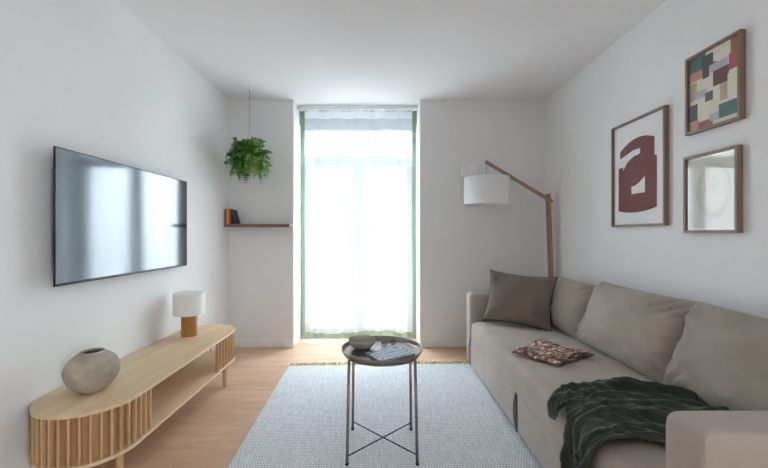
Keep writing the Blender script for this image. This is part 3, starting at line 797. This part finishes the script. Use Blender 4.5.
for a, b in ((0, 2), (1, 3)):
    A = Vector((*LG[a], 0.042)); B = Vector((*LG[b], 0.042+ (0.0)))
    bm = bmesh.new(); tube(bm, [A*0.99+Vector((0, 0, 0.0 if a == 0 else 0.007)), B*0.99+Vector((0, 0, 0 if a == 0 else 0.007))], 0.0034, 8); obj('cross_bar', bm, BLK, tt, True)
TOPZ = 0.0093+TZ-0.003+0.0004
# bowl
BWL = mat('grey_clay', srgb(150, 148, 138), 0.6, srgb(168, 165, 154), nscale=20)
bm = bmesh.new(); lathe(bm, smooth_prof([(0, 0), (0.036, 0), (0.046, 0.006), (0.066, 0.023), (0.077, 0.044), (0.078, 0.054), (0.0755, 0.0555), (0.073, 0.050), (0.063, 0.029), (0.042, 0.013), (0, 0.009)], 3), 48)
tag(obj('bowl', bm, BWL, None, True, (-0.102, 2.085, TOPZ)), 'small grey ceramic bowl on the tray table left of the magazine', 'bowl')
# magazine on tray
mc = Vector((0.054, 1.968, TOPZ)); ang = math.atan2(2.164-2.033, 0.069-0.205)
tm = thing('magazine', 'closed blue grey magazine with striped cover on the tray table', 'magazine', mc, math.radians(33))
obj('pages', bx(-0.110, 0.110, -0.076, 0.076, 0.001, 0.011, 0.001), MPAP, tm)
def stripe_mat():
    m = bpy.data.materials.new('striped_cover'); m.use_nodes = True
    nt = m.node_tree; N = nt.nodes; L = nt.links; p = N['Principled BSDF']; p.inputs['Roughness'].default_value = 0.35
    tc = N.new('ShaderNodeTexCoord'); wv = N.new('ShaderNodeTexWave'); wv.bands_direction = 'Y'; wv.inputs['Scale'].default_value = 9; wv.inputs['Distortion'].default_value = 6.0; wv.inputs['Detail Scale'].default_value = 2
    mp = N.new('ShaderNodeMapping'); mp.inputs['Rotation'].default_value = (0, 0, -0.25); L.new(tc.outputs['Object'], mp.inputs['Vector']); L.new(mp.outputs[0], wv.inputs['Vector'])
    r = N.new('ShaderNodeValToRGB'); e = r.color_ramp.elements; e[0].position = 0.15; e[0].color = srgb(82, 94, 108); e[1].position = 0.55; e[1].color = srgb(128, 146, 166)
    el = e.new(0.9); el.color = srgb(158, 174, 190)
    L.new(wv.outputs['Fac'], r.inputs['Fac']); L.new(r.outputs['Color'], p.inputs['Base Color']); return m
obj('cover', bx(-0.112, 0.112, -0.078, 0.078, 0.011, 0.0125), stripe_mat(), tm)
obj('back_cover', bx(-0.112, 0.112, -0.078, 0.078, 0.0, 0.001), BLK, tm)
# folded glasses
gg = thing('folded_glasses', 'small dark folded eyeglasses lying by the magazine on the tray', 'glasses', (0.052, 2.135, TOPZ+0.0005), math.radians(20)); gg.scale = (0.85, 0.85, 0.85)
GF = mat('dark_acetate', srgb(40, 34, 34), 0.3)
bm = bmesh.new()
for cx in (-0.03, 0.03):
    tube(bm, [(cx+0.024*math.cos(2*PI*k/20), 0.0, 0.019+0.017*math.sin(2*PI*k/20)) for k in range(20)], 0.0019, 6, closed=True)
tube(bm, [(-0.007, 0, 0.023), (0, 0, 0.026), (0.007, 0, 0.023)], 0.0018, 6)
obj('rims', bm, GF, gg, True)
bm = bmesh.new(); tube(bm, [(-0.055, 0.002, 0.026), (-0.054, 0.008, 0.026), (0.03, 0.012, 0.012), (0.05, 0.012, 0.004)], 0.0018, 6); obj('temple', bm, GF, gg, True)
bm = bmesh.new(); tube(bm, [(0.055, 0.002, 0.026), (0.054, 0.018, 0.024), (-0.03, 0.020, 0.012), (-0.05, 0.020, 0.004)], 0.0018, 6); obj('temple', bm, GF, gg, True)
for cx in (-0.03, 0.03):
    bm = bmesh.new(); prism(bm, [(0.022*math.cos(2*PI*k/20), 0.015*math.sin(2*PI*k/20)) for k in range(20)], -0.0006, 0.0006, Matrix.Translation((cx, 0, 0.019)) @ Matrix.Rotation(PI/2, 4, 'X'))
    obj('lens', bm, glass_mat('tinted_lens', (0.75, 0.74, 0.74, 1)), gg)

# ================================================================ PICTURES ON THE RIGHT WALL
PG = glass_mat('picture_glass', (1, 1, 1, 1), 1.4, 1.5, 0.05)
FRW = wood('frame_wood', srgb(124, 100, 84), srgb(142, 118, 102), 0.45, 'Z')
MATW = mat('print_paper', srgb(240, 240, 240), 0.9)
# pictures are built in a local frame: +u along -Y (left to right as seen), v up, depth towards the room
def wall_m(yc, zc): return frame_mtx((XR-0.0005, yc, zc), (0, -1, 0), (0, 0, 1))
def picture(name, label, yc, zc, w, h, t=0.014, d=0.03):
    p = thing(name, label, 'picture', (XR-0.0005, yc, zc)); p.rotation_euler = (0, 0, -PI/2)
    # local: x -> -Y world, y -> +X world (into the wall), z up; the front faces local -y
    bm = bmesh.new()
    for (x0, x1, z0, z1) in ((-w/2, -w/2+t, -h/2, h/2), (w/2-t, w/2, -h/2, h/2), (-w/2+t, w/2-t, -h/2, -h/2+t), (-w/2+t, w/2-t, h/2-t, h/2)):
        box(bm, x0, x1, -d, 0, z0, z1, None, 0.001, 1)
    obj('frame', bm, FRW, p)
    pr = obj('print', bx(-w/2+t, w/2-t, -0.013, -0.008, -h/2+t, h/2-t), MATW, p)
    obj('glass', bx(-w/2+t, w/2-t, -0.022, -0.020, -h/2+t, h/2-t), PG, p)
    return p, pr
def flat(name, poly, m, parent, y, thick=0.0006):
    """polygon in picture plane (x, z) -> thin ink layer on the print"""
    bm = bmesh.new(); prism(bm, poly, 0, thick, Matrix.Translation((0, y, 0)) @ Matrix.Rotation(PI/2, 4, 'X')); return obj(name, bm, m, parent)
# big print: maroon letter a
p1, pr1 = picture('framed_letter_print', 'large framed print of a dark red letter a on white', 2.440, 1.602, 0.505, 0.722)
INK = mat('maroon_ink', srgb(116, 62, 58), 0.8)
# letter outline traced in fractions of the print (x 0..1 left-right, z 0..1 bottom-top)
W1, H1 = 0.505, 0.722
def fr2(pts): return [((x-0.5)*W1, (z-0.5)*H1) for x, z in pts]
def arcp(x0, z0, x1, z1, bulge, n=10):
    out = []
    for k in range(n+1):
        t = k/n; out.append((x0+(x1-x0)*t, z0+(z1-z0)*t+bulge*4*t*(1-t)))
    return out
top_arch = arcp(0.155, 0.735, 0.80, 0.775, 0.065)
outer = top_arch + [(0.80, 0.615), (0.84, 0.61), (0.84, 0.165)] + arcp(0.84, 0.165, 0.12, 0.155, -0.03)[1:] + [(0.12, 0.575), (0.215, 0.582)] 
notch = [(0.215, 0.545)] + arcp(0.24, 0.56, 0.36, 0.635, 0.012, 5) + [(0.43, 0.655), (0.55, 0.665), (0.55, 0.715), (0.42, 0.715), (0.155, 0.665)]
body = outer+notch
# split: upper-left slit and counter kept as paper islands on top of the ink
flat('letter', fr2(body), INK, pr1, -0.0132, 0.0010)
cnt = [(0.39, 0.305), (0.39, 0.375)] + arcp(0.45, 0.378, 0.64, 0.455, -0.01, 5) + [(0.64, 0.305)]
flat('letter_counter', fr2(cnt), MATW, pr1, -0.0143, 0.0006)
# colour block print
p2, pr2 = picture('framed_colour_block_print', 'small framed print of overlapping coloured blocks, topmost of the three pictures', 1.885, 1.948, 0.312, 0.424)
W1, H1 = 0.312-0.028, 0.424-0.028
cols = {'cream': srgb(222, 216, 198), 'teal': srgb(64, 108, 100), 'charcoal': srgb(70, 66, 70), 'plum': srgb(96, 56, 62), 'rose': srgb(178, 82, 86), 'lilac': srgb(186, 178, 188), 'sand': srgb(186, 160, 132), 'salmon': srgb(196, 140, 120), 'rust': srgb(150, 96, 82)}
blocks = [('cream', 0, 0, 1, 1), ('teal', 0.0, .80, .34, 1.0), ('charcoal', .26, .74, .56, .96), ('cream', .50, .82, .85, 1.0), ('rust', .83, .80, 1, 1), ('salmon', 0, .68, .28, .80), ('charcoal', .28, .66, .42, .80),
          ('lilac', .42, .70, .78, .80), ('rose', .80, .62, 1.0, .82), ('plum', .50, .50, .80, .70), ('cream', .12, .50, .50, .66), ('sand', 0, .42, .16, .66), ('lilac', .12, .42, .36, .52), ('charcoal', .34, .34, .50, .46),
          ('cream', .50, .28, .66, .50), ('sand', .64, .28, .78, .50), ('cream', .78, .24, 1, .58), ('charcoal', 0, .14, .18, .36), ('cream', .18, .12, .52, .34), ('teal', .62, .06, 1, .24), ('salmon', 0, 0, .2, .14), ('rust', .2, 0, .5, .10), ('lilac', .44, .06, .62, .16)]
for k, (c, x0, z0, x1, z1) in enumerate(blocks):
    sk = 0.0
    flat('colour_block', fr2([(x0, z0), (x1, z0+sk), (x1, z1+sk), (x0, z1)]), mat('ink_'+c, cols[c], 0.8), pr2, -0.0131-0.00012*k, 0.0001)
# pale print
p3, pr3 = picture('framed_pale_print', 'small framed faint pale line print, lowest of the pair on the right', 1.898, 1.406, 0.311, 0.420)
W1, H1 = 0.311-0.028, 0.420-0.028
IVORY = mat('ivory_paper', srgb(205, 204, 190), 0.9)
def ellp(cx, cz, rx, rz, n=28): return [(cx+rx*math.cos(2*PI*k/n), cz+rz*math.sin(2*PI*k/n)) for k in range(n)]
flat('art_ground', fr2([(0.03, 0.03), (0.97, 0.03), (0.97, 0.97), (0.03, 0.97)]), IVORY, pr3, -0.0131, 0.0003)
flat('pale_shape', fr2(ellp(0.55, 0.52, 0.36, 0.37)), mat('faint_sage', srgb(192, 192, 174), 0.9), pr3, -0.0135, 0.0003)
flat('pale_shape', fr2(ellp(0.56, 0.54, 0.27, 0.30)), mat('faint_sand', srgb(206, 200, 184), 0.9), pr3, -0.0139, 0.0003)
flat('pale_shape', fr2(ellp(0.58, 0.60, 0.10, 0.13)), mat('faint_sage', srgb(192, 192, 174), 0.9), pr3, -0.0143, 0.0003)
